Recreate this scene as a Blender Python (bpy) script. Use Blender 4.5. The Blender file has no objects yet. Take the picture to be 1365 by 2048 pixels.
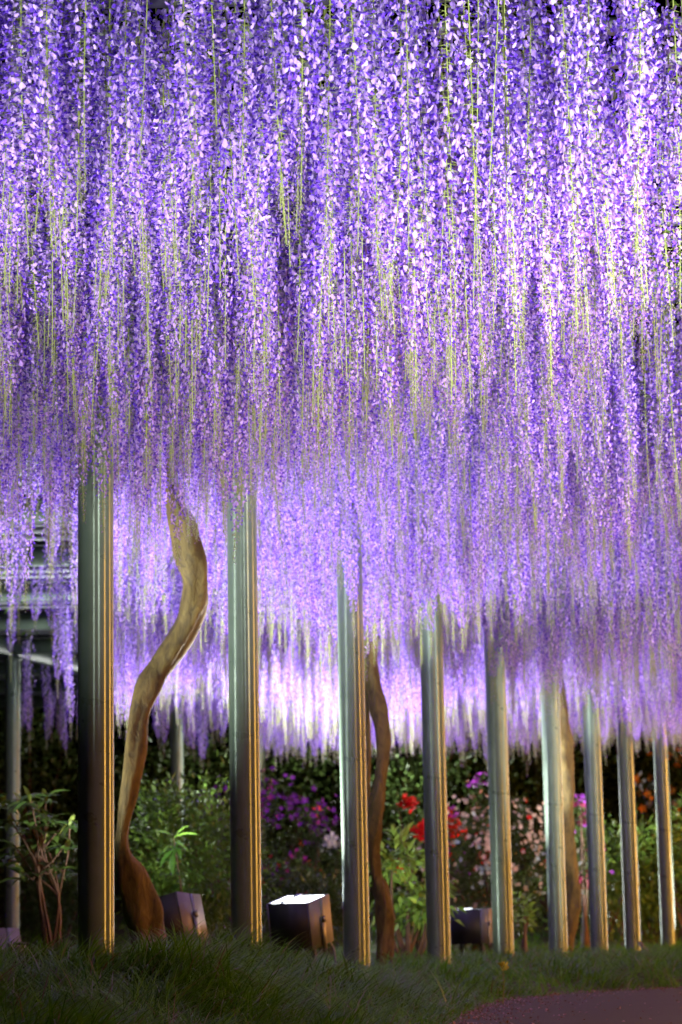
import bpy, math, random
import numpy as np
from mathutils import Matrix, Vector

random.seed(7)
rng = np.random.default_rng(7)
S = bpy.context.scene
COL = S.collection

# ------------------------------------------------------------------ camera
FPX, CX, CY = 4800.0, 682.5, 1024.0
PITCH, ROLL, CAMZ = math.atan(836.0 / 4800.0), math.radians(-1.08), 0.42
cam_data = bpy.data.cameras.new("camera")
cam = bpy.data.objects.new("camera", cam_data)
COL.objects.link(cam)
CAM_R = (Matrix.Rotation(math.pi / 2 + PITCH, 4, 'X') @ Matrix.Rotation(ROLL, 4, 'Z'))
cam.matrix_world = Matrix.Translation((0, 0, CAMZ)) @ CAM_R
cam_data.sensor_fit = 'VERTICAL'
cam_data.sensor_height = 36.0
cam_data.sensor_width = 24.0
cam_data.lens = FPX * 36.0 / 2048.0
cam_data.clip_start = 0.1
cam_data.clip_end = 500
cam_data.dof.use_dof = True
cam_data.dof.focus_distance = 8.5
cam_data.dof.aperture_fstop = 5.2
S.camera = cam
R3 = np.array(CAM_R.to_3x3())


def at(px, py, Y):
    """world point on the vertical plane y=Y seen at full-size photograph pixel (px, py)"""
    d = R3 @ np.array([(px - CX) / FPX, -(py - CY) / FPX, -1.0])
    return np.array([0, 0, CAMZ]) + d * (Y / d[1])


def project(P):
    q = (np.asarray(P) - np.array([0, 0, CAMZ])) @ R3
    return CX + FPX * q[..., 0] / -q[..., 2], CY - FPX * q[..., 1] / -q[..., 2]


# ------------------------------------------------------------------ night sky, moon
W = bpy.data.worlds.new("World")
S.world = W
W.use_nodes = True
nt = W.node_tree
sky = nt.nodes.new('ShaderNodeTexSky')
sky.sky_type = 'NISHITA'
sky.sun_disc = False
sky.sun_elevation = math.radians(-8)
sky.sun_rotation = math.radians(200)
nt.links.new(sky.outputs[0], nt.nodes['Background'].inputs[0])
nt.nodes['Background'].inputs[1].default_value = 0.05
moon = bpy.data.lights.new("moon", 'SUN')
moon.energy = 0.012
moon.angle = math.radians(0.5)
moon.color = (1.0, 0.95, 0.88)
moon_o = bpy.data.objects.new("moon", moon)
moon_o.rotation_euler = (math.radians(50), 0, math.radians(30))
COL.objects.link(moon_o)

S.view_settings.view_transform = 'Standard'
S.view_settings.look = 'None'
S.view_settings.exposure = 0.0
S.view_settings.gamma = 1.0
S.view_settings.use_curve_mapping = False
S.render.engine = 'CYCLES'
S.cycles.use_denoising = True
S.cycles.denoiser = 'OPENIMAGEDENOISE'
S.cycles.denoising_input_passes = 'RGB_ALBEDO_NORMAL'
S.cycles.max_bounces = 6
S.cycles.diffuse_bounces = 3
S.cycles.glossy_bounces = 3
S.cycles.transmission_bounces = 3
S.cycles.transparent_max_bounces = 4
S.cycles.sample_clamp_indirect = 3.0
S.cycles.sample_clamp_direct = 9.0
S.cycles.caustics_reflective = False
S.cycles.caustics_refractive = False

COOL = (0.97, 0.98, 0.96)
WARM = (1.0, 0.40, 0.085)


def lamp(name, loc, target, watts, size, color=COOL, spread=150):
    d = bpy.data.lights.new(name, 'AREA')
    d.shape = 'DISK'
    d.size = size
    d.energy = watts
    d.color = color
    d.spread = math.radians(spread)
    o = bpy.data.objects.new(name, d)
    v = Vector(target) - Vector(loc)
    o.rotation_euler = v.to_track_quat('-Z', 'Y').to_euler()
    o.location = loc
    COL.objects.link(o)
    return o


# unseen floodlights of the garden, just outside the picture or behind its shrubs, on the ground, aimed up into the flowers; the last few are added fill lamps
lamp("unseen_flood_lamp", (1.9, 4.7, 0.25), (0.85, 8.5, 3.7), 165, 0.35, spread=66)
lamp("unseen_flood_lamp", (-1.8, 4.7, 0.25), (-0.8, 8.5, 3.7), 72, 0.35, spread=66)
lamp("unseen_flood_lamp", (3.0, 9.6, 0.25), (1.5, 11.6, 3.5), 110, 0.35, spread=80)
lamp("unseen_flood_lamp", (-2.5, 12.5, 0.25), (-1.6, 13.4, 3.4), 200, 0.35, spread=92)
lamp("unseen_flood_lamp", (5.0, 18.0, 0.30), (3.0, 20.5, 3.4), 210, 0.35, spread=90)
lamp("unseen_flood_lamp", (-0.9, 21.5, 0.5), (-0.5, 22.2, 3.4), 500, 0.35, spread=104)
lamp("unseen_flood_lamp", (0.25, 31.4, 0.7), (0.6, 30.2, 3.4), 620, 0.35, spread=165)
lamp("unseen_flood_lamp", (4.2, 28.0, 0.5), (3.4, 27.0, 3.4), 420, 0.35, spread=150)
lamp("unseen_flood_lamp", (0.36, 18.5, 0.35), (0.7, 19.3, 1.6), 11, 0.25, spread=140)  # unseen, added to brighten the light green shrub
lamp("unseen_flood_lamp", (3.3, 14.4, 0.25), (2.4, 16.2, 3.4), 85, 0.35, spread=88)  # unseen, added cool fill for flowers reached only by the warm lamps
lamp("unseen_flood_lamp", (-1.62, 18.4, 0.34), (-1.3, 19.0, 3.4), 14, 0.3, spread=120)  # unseen, added as faint fill on the mid green shrub
lamp("unseen_flood_lamp", (-1.6, 20.9, 0.5), (-1.5, 20.6, 3.4), 300, 0.3, spread=100)  # unseen, added to make the rear flowers glow
# unseen warm lamps, stretched tall so their streaks run up the posts, on the far side of the path, out of the picture
for (x, y, w) in ((3.7, 8.8, 150), (6.3, 13.4, 270), (7.0, 19.5, 240), (8.4, 26.7, 520)):
    d = bpy.data.lights.new("unseen_warm_lamp", 'AREA')
    d.shape = 'RECTANGLE'
    d.size = 0.26
    d.size_y = 2.0
    d.energy = w
    d.color = WARM
    o = bpy.data.objects.new("unseen_warm_lamp", d)
    o.location = (x, y, 1.55)
    o.rotation_euler = (math.radians(90), 0, math.radians(80))
    COL.objects.link(o)


# ------------------------------------------------------------------ materials
def mat(name):
    m = bpy.data.materials.new(name)
    m.use_nodes = True
    n = m.node_tree
    n.nodes.clear()
    out = n.nodes.new('ShaderNodeOutputMaterial')
    return m, n, out


def N(n, t, **k):
    x = n.nodes.new(t)
    for a, b in k.items():
        setattr(x, a, b)
    return x


def ramp(n, src, stops):
    r = N(n, 'ShaderNodeValToRGB')
    el = r.color_ramp.elements
    while len(el) < len(stops):
        el.new(0.5)
    for e, (p, c) in zip(el, stops):
        e.position = p
        e.color = (*c, 1)
    n.links.new(src, r.inputs[0])
    return r.outputs[0]


def principled(name, col, rough=0.6, metal=0.0, spec=0.5, noise=None, bump=None):
    m, n, out = mat(name)
    b = N(n, 'ShaderNodeBsdfPrincipled')
    b.inputs['Base Color'].default_value = (*col, 1)
    b.inputs['Roughness'].default_value = rough
    b.inputs['Metallic'].default_value = metal
    b.inputs['Specular IOR Level'].default_value = spec
    tc = N(n, 'ShaderNodeTexCoord')
    if noise:
        sc, amt = noise
        tx = N(n, 'ShaderNodeTexNoise')
        tx.inputs['Scale'].default_value = sc
        tx.inputs['Detail'].default_value = 6
        n.links.new(tc.outputs['Object'], tx.inputs['Vector'])
        lo = tuple(c * (1 - amt) for c in col)
        hi = tuple(min(1, c * (1 + amt)) for c in col)
        n.links.new(ramp(n, tx.outputs[0], [(0.3, lo), (0.7, hi)]), b.inputs['Base Color'])
    if bump:
        sc, st, ds = bump
        tx = N(n, 'ShaderNodeTexNoise')
        tx.inputs['Scale'].default_value = sc
        tx.inputs['Detail'].default_value = 8
        n.links.new(tc.outputs['Object'], tx.inputs['Vector'])
        bp = N(n, 'ShaderNodeBump')
        bp.inputs['Strength'].default_value = st
        bp.inputs['Distance'].default_value = ds
        n.links.new(tx.outputs[0], bp.inputs['Height'])
        n.links.new(bp.outputs[0], b.inputs['Normal'])
    n.links.new(b.outputs[0], out.inputs[0])
    return m


def vcol_leafy(name, transl=0.35, rough=0.45, spec=0.4, gloss=True, vary=0.0):
    """thin plant tissue: colour from the 'col' attribute, light passes through"""
    m, n, out = mat(name)
    at_ = N(n, 'ShaderNodeAttribute')
    at_.attribute_name = 'col'
    b = N(n, 'ShaderNodeBsdfPrincipled')
    b.inputs['Roughness'].default_value = rough
    b.inputs['Specular IOR Level'].default_value = spec if gloss else 0.1
    t = N(n, 'ShaderNodeBsdfTranslucent')
    mx = N(n, 'ShaderNodeMixShader')
    mx.inputs[0].default_value = transl
    col = at_.outputs['Color']
    if vary:
        oi = N(n, 'ShaderNodeObjectInfo')
        hs = N(n, 'ShaderNodeHueSaturation')
        mr = N(n, 'ShaderNodeMapRange')
        mr.inputs[3].default_value = 1 - vary
        mr.inputs[4].default_value = 1 + vary
        n.links.new(oi.outputs['Random'], mr.inputs[0])
        n.links.new(mr.outputs[0], hs.inputs['Value'])
        n.links.new(col, hs.inputs['Color'])
        col = hs.outputs[0]
    n.links.new(col, b.inputs['Base Color'])
    n.links.new(col, t.inputs['Color'])
    n.links.new(b.outputs[0], mx.inputs[1])
    n.links.new(t.outputs[0], mx.inputs[2])
    n.links.new(mx.outputs[0], out.inputs[0])
    return m


M_PETAL = vcol_leafy("petal", 0.40, 0.6, 0.1, vary=0.18)
M_LEAF = vcol_leafy("leaf", 0.30, 0.38, 0.5)
M_GRASS = vcol_leafy("grass_blade", 0.35, 0.38, 0.25)
M_BLOOM = vcol_leafy("bloom", 0.35, 0.6, 0.2)
M_STEM = principled("green_stem", (0.21, 0.26, 0.06), 0.5)


def pole_material():
    m, n, out = mat("green_steel_paint")
    b = N(n, 'ShaderNodeBsdfPrincipled')
    tc = N(n, 'ShaderNodeTexCoord')
    tx = N(n, 'ShaderNodeTexNoise')
    tx.inputs['Scale'].default_value = 9
    tx.inputs['Detail'].default_value = 7
    n.links.new(tc.outputs['Object'], tx.inputs['Vector'])
    n.links.new(ramp(n, tx.outputs[0], [(0.3, (0.145, 0.205, 0.150)), (0.7, (0.185, 0.25, 0.187))]), b.inputs['Base Color'])
    b.inputs['Metallic'].default_value = 0.42
    b.inputs['Roughness'].default_value = 0.23
    wr = N(n, 'ShaderNodeMapRange')
    wr.inputs[1].default_value = 0.35
    wr.inputs[2].default_value = 0.7
    wr.inputs[3].default_value = 0.27
    wr.inputs[4].default_value = 0.33
    n.links.new(tx.outputs[0], wr.inputs[0])
    n.links.new(wr.outputs[0], b.inputs['Roughness'])
    b.inputs['Anisotropic'].default_value = 1.0
    b.inputs['Anisotropic Rotation'].default_value = 0.25
    tg = N(n, 'ShaderNodeTangent')
    tg.direction_type = 'RADIAL'
    tg.axis = 'Z'
    n.links.new(tg.outputs[0], b.inputs['Tangent'])
    # fine drawn rings and orange peel in the paint
    mp = N(n, 'ShaderNodeMapping')
    mp.inputs['Scale'].default_value = (14, 14, 240)
    n.links.new(tc.outputs['Object'], mp.inputs[0])
    t2 = N(n, 'ShaderNodeTexNoise')
    t2.inputs['Scale'].default_value = 1
    t2.inputs['Detail'].default_value = 3
    n.links.new(mp.outputs[0], t2.inputs['Vector'])
    bp = N(n, 'ShaderNodeBump')
    bp.inputs['Strength'].default_value = 0.06
    bp.inputs['Distance'].default_value = 0.002
    n.links.new(t2.outputs[0], bp.inputs['Height'])
    n.links.new(bp.outputs[0], b.inputs['Normal'])
    n.links.new(b.outputs[0], out.inputs[0])
    return m


M_POST = pole_material()
M_GIRDER = principled("green_girder_paint", (0.075, 0.105, 0.08), 0.45, 0.1, noise=(5, 0.15))
M_SLAT = principled("grey_slat_paint", (0.15, 0.16, 0.18), 0.5, noise=(8, 0.15))
M_HOUSING = principled("lamp_housing", (0.013, 0.014, 0.016), 0.55, 0.0, noise=(12, 0.3))
M_SIDE = principled("lamp_side_panel", (0.13, 0.13, 0.16), 0.5, 0.1, noise=(14, 0.12))
M_BAND = principled("lamp_band", (0.16, 0.17, 0.19), 0.4, 0.5)
M_WOOD = principled("weathered_wood", (0.16, 0.10, 0.06), 0.8, noise=(20, 0.35), bump=(60, 0.4, 0.004))
M_PINK = principled("pink_tape", (0.55, 0.14, 0.25), 0.5)
M_WHITE = principled("white_tape", (0.75, 0.70, 0.70), 0.5)


def bark_material():
    m, n, out = mat("wisteria_bark")
    b = N(n, 'ShaderNodeBsdfPrincipled')
    b.inputs['Roughness'].default_value = 0.8
    tc = N(n, 'ShaderNodeTexCoord')
    mp = N(n, 'ShaderNodeMapping')
    mp.inputs['Scale'].default_value = (30, 30, 11)
    n.links.new(tc.outputs['Object'], mp.inputs[0])
    a = N(n, 'ShaderNodeTexNoise')
    a.inputs['Scale'].default_value = 1.0
    a.inputs['Detail'].default_value = 9
    a.inputs['Distortion'].default_value = 0.8
    n.links.new(mp.outputs[0], a.inputs['Vector'])
    n.links.new(ramp(n, a.outputs[0], [(0.28, (0.036, 0.025, 0.006)), (0.50, (0.092, 0.064, 0.014)), (0.75, (0.140, 0.104, 0.022))]), b.inputs['Base Color'])
    bp = N(n, 'ShaderNodeBump')
    bp.inputs['Strength'].default_value = 0.7
    bp.inputs['Distance'].default_value = 0.014
    n.links.new(a.outputs[0], bp.inputs['Height'])
    n.links.new(bp.outputs[0], b.inputs['Normal'])
    n.links.new(b.outputs[0], out.inputs[0])
    return m


M_BARK = bark_material()
M_TWIG = principled("twig_bark", (0.10, 0.055, 0.03), 0.75, noise=(40, 0.3), bump=(80, 0.5, 0.003))


def soil_material():
    m, n, out = mat("dark_soil")
    b = N(n, 'ShaderNodeBsdfPrincipled')
    b.inputs['Roughness'].default_value = 0.95
    tc = N(n, 'ShaderNodeTexCoord')
    a = N(n, 'ShaderNodeTexNoise')
    a.inputs['Scale'].default_value = 7
    a.inputs['Detail'].default_value = 9
    n.links.new(tc.outputs['Object'], a.inputs['Vector'])
    n.links.new(ramp(n, a.outputs[0], [(0.3, (0.018, 0.020, 0.009)), (0.6, (0.045, 0.038, 0.02)), (0.8, (0.03, 0.05, 0.015))]), b.inputs['Base Color'])
    bp = N(n, 'ShaderNodeBump')
    bp.inputs['Strength'].default_value = 0.7
    bp.inputs['Distance'].default_value = 0.03
    n.links.new(a.outputs[0], bp.inputs['Height'])
    n.links.new(bp.outputs[0], b.inputs['Normal'])
    n.links.new(b.outputs[0], out.inputs[0])
    return m


def asphalt_material():
    m, n, out = mat("asphalt")
    b = N(n, 'ShaderNodeBsdfPrincipled')
    b.inputs['Roughness'].default_value = 0.8
    tc = N(n, 'ShaderNodeTexCoord')
    a = N(n, 'ShaderNodeTexNoise')
    a.inputs['Scale'].default_value = 120
    a.inputs['Detail'].default_value = 6
    n.links.new(tc.outputs['Object'], a.inputs['Vector'])
    c = N(n, 'ShaderNodeTexNoise')
    c.inputs['Scale'].default_value = 1.3
    c.inputs['Detail'].default_value = 5
    n.links.new(tc.outputs['Object'], c.inputs['Vector'])
    mx = N(n, 'ShaderNodeMix')
    mx.data_type = 'RGBA'
    mx.blend_type = 'MULTIPLY'
    mx.inputs[0].default_value = 1
    n.links.new(ramp(n, a.outputs[0], [(0.3, (0.018, 0.024, 0.022)), (0.7, (0.046, 0.060, 0.056))]), mx.inputs[6])
    n.links.new(ramp(n, c.outputs[0], [(0.3, (0.7, 0.7, 0.7)), (0.7, (1, 1, 1))]), mx.inputs[7])
    n.links.new(mx.outputs[2], b.inputs['Base Color'])
    bp = N(n, 'ShaderNodeBump')
    bp.inputs['Strength'].default_value = 0.5
    bp.inputs['Distance'].default_value = 0.004
    n.links.new(a.outputs[0], bp.inputs['Height'])
    n.links.new(bp.outputs[0], b.inputs['Normal'])
    n.links.new(b.outputs[0], out.inputs[0])
    return m


M_SOIL = soil_material()
M_ASPHALT = asphalt_material()


def emit_material(name, col, strength):
    m, n, out = mat(name)
    e = N(n, 'ShaderNodeEmission')
    e.inputs[0].default_value = (*col, 1)
    e.inputs[1].default_value = strength
    n.links.new(e.outputs[0], out.inputs[0])
    return m


# ------------------------------------------------------------------ mesh helpers
class MB:
    """collects geometry (numpy blocks) into one mesh"""

    def __init__(self):
        self.v, self.q, self.t, self.qc, self.n = [], [], [], [], 0
        self.vc = []

    def add(self, verts, quads=None, tris=None, col=None):
        verts = np.asarray(verts, float).reshape(-1, 3)
        self.v.append(verts)
        if quads is not None and len(quads):
            self.q.append(np.asarray(quads, int).reshape(-1, 4) + self.n)
        if tris is not None and len(tris):
            self.t.append(np.asarray(tris, int).reshape(-1, 3) + self.n)
        c = np.ones((len(verts), 3)) if col is None else np.broadcast_to(np.asarray(col, float), (len(verts), 3))
        self.vc.append(c)
        self.n += len(verts)

    def box(self, c, size, rz=0.0, R=None):
        sx, sy, sz = [s / 2 for s in size]
        p = np.array([[x, y, z] for x in (-sx, sx) for y in (-sy, sy) for z in (-sz, sz)])
        if R is None:
            a = math.cos(rz), math.sin(rz)
            R = np.array([[a[0], -a[1], 0], [a[1], a[0], 0], [0, 0, 1]])
        self.add(p @ np.asarray(R).T + np.asarray(c), [[0, 1, 3, 2], [4, 6, 7, 5], [0, 4, 5, 1], [2, 3, 7, 6], [0, 2, 6, 4], [1, 5, 7, 3]])

    def tube(self, pts, rad, seg=8, col=None, lump=0.0, phase=0.0, cap=True):
        pts = np.asarray(pts, float)
        k = len(pts)
        rad = np.broadcast_to(np.asarray(rad, float), (k,))
        tan = np.gradient(pts, axis=0)
        tan /= np.linalg.norm(tan, axis=1)[:, None] + 1e-9
        ref = np.array([0, 1.0, 0]) if abs(tan[:, 1]).max() < 0.95 else np.array([1.0, 0, 0])
        u = np.cross(tan, ref)
        u /= np.linalg.norm(u, axis=1)[:, None] + 1e-9
        w = np.cross(tan, u)
        a = np.linspace(0, 2 * math.pi, seg, endpoint=False)
        s = np.arange(k)[:, None] * 0.35
        m = 1 + lump * (np.sin(3 * a[None] + s * 0.7 + phase) * 0.6 + np.sin(5 * a[None] - s + 2 * phase) * 0.4)
        V = pts[:, None] + (rad[:, None] * m)[..., None] * (np.cos(a)[None, :, None] * u[:, None] + np.sin(a)[None, :, None] * w[:, None])
        i = np.arange(k - 1)[:, None] * seg
        j = np.arange(seg)[None]
        jn = (j + 1) % seg
        Q = np.stack([i + j, i + jn, i + seg + jn, i + seg + j], -1).reshape(-1, 4)
        V = V.reshape(-1, 3)
        T = None
        if cap:
            V = np.vstack([V, pts[:1], pts[-1:]])
            b0, b1 = k * seg, k * seg + 1
            jj = np.arange(seg)
            jk = (jj + 1) % seg
            T = np.vstack([np.stack([np.full(seg, b0), jk, jj], -1), np.stack([np.full(seg, b1), (k - 1) * seg + jj, (k - 1) * seg + jk], -1)])
        self.add(V, Q, T, col)

    def mesh(self, name, material, smooth=False):
        me = bpy.data.meshes.new(name)
        V = np.vstack(self.v)
        Q = np.vstack(self.q) if self.q else np.zeros((0, 4), int)
        T = np.vstack(self.t) if self.t else np.zeros((0, 3), int)
        me.vertices.add(len(V))
        me.vertices.foreach_set('co', V.ravel().astype(np.float32))
        nl = Q.size + T.size
        me.loops.add(nl)
        me.loops.foreach_set('vertex_index', np.concatenate([Q.ravel(), T.ravel()]).astype(np.int32))
        me.polygons.add(len(Q) + len(T))
        st = np.concatenate([np.arange(len(Q)) * 4, Q.size + np.arange(len(T)) * 3]).astype(np.int32)
        me.polygons.foreach_set('loop_start', st)
        if smooth:
            me.polygons.foreach_set('use_smooth', np.ones(len(Q) + len(T), bool))
        at_ = me.attributes.new('col', 'FLOAT_COLOR', 'POINT')
        C = np.ones((len(V), 4), np.float32)
        C[:, :3] = np.vstack(self.vc)
        at_.data.foreach_set('color', C.ravel())
        me.materials.append(material)
        me.update(calc_edges=True)
        me.validate()
        return me

    def build(self, name, material, parent=None, smooth=False, loc=None):
        return link(name, self.mesh(name, material, smooth), parent, loc)


def link(name, me, parent=None, loc=None):
    o = bpy.data.objects.new(name, me)
    COL.objects.link(o)
    if parent is not None:
        o.parent = parent
    if loc is not None:
        o.location = loc
    return o


def tag(o, label, cat, group=None):
    o['label'] = label
    o['category'] = cat
    if group:
        o['group'] = group
    return o


def thing(name, label, cat, loc=(0, 0, 0), group=None, rz=0.0):
    o = bpy.data.objects.new(name, None)
    o.empty_display_size = 0.1
    COL.objects.link(o)
    o.location = loc
    o.rotation_euler = (0, 0, rz)
    return tag(o, label, cat, group)


def copy_tree(o, parent=None):
    c = o.copy()
    COL.objects.link(c)
    c.parent = parent
    for ch in list(o.children):
        copy_tree(ch, c)
    return c


def rotmats(n, rg):
    """n random rotation matrices"""
    q = rg.normal(size=(n, 4))
    q /= np.linalg.norm(q, axis=1)[:, None]
    w, x, y, z = q.T
    return np.stack([1 - 2 * (y * y + z * z), 2 * (x * y - z * w), 2 * (x * z + y * w), 2 * (x * y + z * w), 1 - 2 * (x * x + z * z), 2 * (y * z - x * w), 2 * (x * z - y * w), 2 * (y * z + x * w), 1 - 2 * (x * x + y * y)], -1).reshape(n, 3, 3)


def frames(fwd, up_hint):
    """matrices whose columns are side, fwd, normal"""
    f = fwd / (np.linalg.norm(fwd, axis=1)[:, None] + 1e-9)
    s = np.cross(f, up_hint)
    s /= np.linalg.norm(s, axis=1)[:, None] + 1e-9
    u = np.cross(s, f)
    return np.stack([s, f, u], -1)


# ------------------------------------------------------------------ ground and path
EDGE = np.array([(-2.6, -6), (-1.5, 0), (-0.9, 3), (-0.35, 6), (0.02, 8), (0.36, 10.3), (0.62, 12.6), (0.98, 14.5), (1.5, 15.6), (2.4, 16.5), (3.6, 18.0), (5.2, 20.2), (9.0, 25.0), (20.0, 38.0), (45.0, 70.0)])


def edge_dist(X, Y):
    """distance into the planting bed from the path's edge, negative on the path"""
    P = np.stack([X, Y], -1)
    best = np.full(X.shape, 1e9)
    for a, b in zip(EDGE[:-1], EDGE[1:]):
        ab = b - a
        t = np.clip(((P - a) @ ab) / (ab @ ab), 0, 1)
        d = np.linalg.norm(P - (a + t[..., None] * ab), axis=-1)
        best = np.minimum(best, d)
    side = np.where(X < np.interp(Y, EDGE[:, 1], EDGE[:, 0]), 1, -1)
    return best * side


def sstep(x):
    x = np.clip(x, 0, 1)
    return x * x * (3 - 2 * x)


def height(X, Y):
    X = np.asarray(X, float)
    Y = np.asarray(Y, float)
    d = edge_dist(X, Y)
    h = -0.006 + 0.125 * sstep((d - 0.02) / 1.1)
    bed = sstep(d / 0.6)
    h += bed * (0.022 * np.sin(X * 3.1 + 1.0) * np.sin(Y * 2.3) + 0.012 * np.sin(X * 7.3 + Y * 5.1))
    h += 0.13 * bed * np.exp(-((X + 0.62) / 0.34) ** 2 - ((Y - 11.9) / 0.45) ** 2)
    h += 0.09 * bed * sstep((-0.15 - X) / 0.5) * sstep((13.5 - Y) / 2)
    h -= 0.19 * bed * sstep((10.3 - Y) / 1.8)
    h += 1.5 * sstep((Y - 27) / 15.0) * sstep((d - 3) / 5)
    return h


def build_ground():
    xs = np.concatenate([np.linspace(-160, -14, 12), np.arange(-12, -5, 0.5), np.arange(-5, 5, 0.1), np.arange(5, 14, 0.5), np.linspace(16, 160, 12)])
    ys = np.concatenate([np.linspace(-40, 4, 10), np.arange(5, 22, 0.12), np.arange(22, 46, 0.5), np.linspace(50, 260, 14)])
    X, Y = np.meshgrid(xs, ys, indexing='ij')
    V = np.stack([X, Y, height(X, Y)], -1).reshape(-1, 3)
    ny = len(ys)
    i, j = np.meshgrid(np.arange(len(xs) - 1), np.arange(ny - 1), indexing='ij')
    b = (i * ny + j).ravel()
    m = MB()
    m.add(V, np.stack([b, b + ny, b + ny + 1, b + 1], -1))
    o = m.build('planting_bed', M_SOIL, smooth=True)
    o['kind'] = 'structure'
    # asphalt path: from the bed's edge out to the right
    k = 90
    yy = np.linspace(-6, 70, k)
    ex = np.interp(yy, EDGE[:, 1], EDGE[:, 0])
    L = np.stack([ex + 0.02 * np.sin(yy * 9), yy, np.zeros(k)], -1)
    cols = [L]
    for dx in (1.0, 3.0, 6.0, 14.0, 40.0):
        c = L.copy()
        c[:, 0] += dx
        cols.append(c)
    V = np.stack(cols, 1).reshape(-1, 3)
    w = len(cols)
    i, j = np.meshgrid(np.arange(k - 1), np.arange(w - 1), indexing='ij')
    b = (i * w + j).ravel()
    m = MB()
    m.add(V, np.stack([b, b + 1, b + w + 1, b + w], -1))
    o = m.build('path', M_ASPHALT)
    o['kind'] = 'structure'


build_ground()

# ------------------------------------------------------------------ pergola: posts, girders, slats
DIAM = 0.165
TRELLIS = CAMZ + 3.12
ROW = [(192.7, 11.0), (493, 13.05), (712, 15.1), (876, 17.1), (1004.5, 19.2), (1114, 21.2), (1196, 23.3), (1263, 25.3), (1334, 27.4)]
BACK = [(24, 25.5), (356, 29.9), (522, 33.6), (739, 38.0), (1083, 36.0)]

pergola = thing('pergola', 'long steel pergola of green grey round posts carrying the wisteria flowers', 'pergola', (0, 14, 0))
PERG0 = np.array([0, 14, 0.0])
post_xy = []


def post_mesh(diam, top, z0):
    m = MB()
    r = diam / 2
    zz = [z0 - 0.25, z0, *np.linspace(0.3, top, 8)]
    m.tube([(0, 0, z) for z in zz], r, 48, cap=False)
    return m.mesh('post', M_POST, smooth=True)


def smooth_sides(me):
    nrm = np.zeros(len(me.polygons) * 3)
    me.polygons.foreach_get('normal', nrm)
    me.polygons.foreach_set('use_smooth', (np.abs(nrm.reshape(-1, 3)[:, 2]) < 0.5))


def collar_mesh(diam):
    m = MB()
    r = diam / 2
    m.tube([(0, 0, 0), (0, 0, 0.03)], r + 0.012, 32)
    return m.mesh('collar', M_GIRDER)


POST_ME = post_mesh(DIAM, TRELLIS - 0.18, 0.0)
COLLAR_ME = collar_mesh(DIAM)
for (px, Y) in ROW + BACK:
    p = at(px, 1800, Y)
    g = float(height(p[0], Y)) if Y < 26 else float(height(p[0], Y))
    post_xy.append((p[0], Y))
    o = link('post', POST_ME, pergola, (p[0], Y - 14, 0.0))
    c = link('collar', COLLAR_ME, o, (0, 0, TRELLIS - 0.215))
# girders along the two rows of posts
RD = np.array([0.293, 1.0])
r1 = np.array(post_xy[:9])
a1 = np.polyfit(r1[:, 1], r1[:, 0], 1)
gird = []
for (slope_x, x0) in ((a1[0], a1[1]),):
    ys = (5.0, 31.0)
    gird.append(((slope_x * ys[0] + x0, ys[0]), (slope_x * ys[1] + x0, ys[1])))
b0, b1 = np.array(post_xy[9]), np.array(post_xy[10])
dirb = (b1 - b0) / (b1 - b0)[1]
gird.append((tuple(b0 - dirb * 9.0), tuple(b0 + dirb * 12.0)))
for (p, q) in gird:
    p = np.array(p)
    q = np.array(q)
    L = np.linalg.norm(q - p)
    m = MB()
    c = (p + q) / 2
    m.box((0, 0, 0), (0.12, L, 0.17), rz=math.atan2(-(q - p)[0], (q - p)[1]))
    m.build('girder', M_GIRDER, pergola, loc=(c[0], c[1] - 14, TRELLIS - 0.095))
# cross girders over every post of the front row and on, and the slats that lie between them
cross_y = [11.0 + 2.05 * k for k in range(-2, 11)]
for y in cross_y:
    m = MB()
    m.box((0, 0, 0), (16.0, 0.1, 0.15))
    m.build('cross_girder', M_GIRDER, pergola, loc=(0, y - 14, TRELLIS - 0.095 + 0.004))
m = MB()
m.box((0, 0, 0), (16.0, 0.085, 0.035))
slat_me = m.mesh('slat', M_SLAT)
y = 6.4
while y < 31.6:
    o = link('slat', slat_me, pergola, (0, y - 14, TRELLIS + 0.02 + random.uniform(0, 0.006)))
    o.rotation_euler = (0, 0, random.uniform(-0.002, 0.002))
    y += 0.34
# far edge rail of the pergola
m = MB()
p, q = at(560, 1424, 37.5), at(1420, 1484, 36.0)
m.tube([p - PERG0, q - PERG0], 0.045, 10)
m.build('edge_rail', M_GIRDER, pergola)

# ------------------------------------------------------------------ wisteria racemes
STD = np.array([0.37, 0.22, 0.77])
STD2 = np.array([0.58, 0.43, 0.87])
KEEL = np.array([0.085, 0.020, 0.46])
PINK = np.array([0.42, 0.22, 0.66])
BUD = np.array([0.36, 0.34, 0.25])
GREEN = np.array([0.27, 0.34, 0.09])


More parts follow.
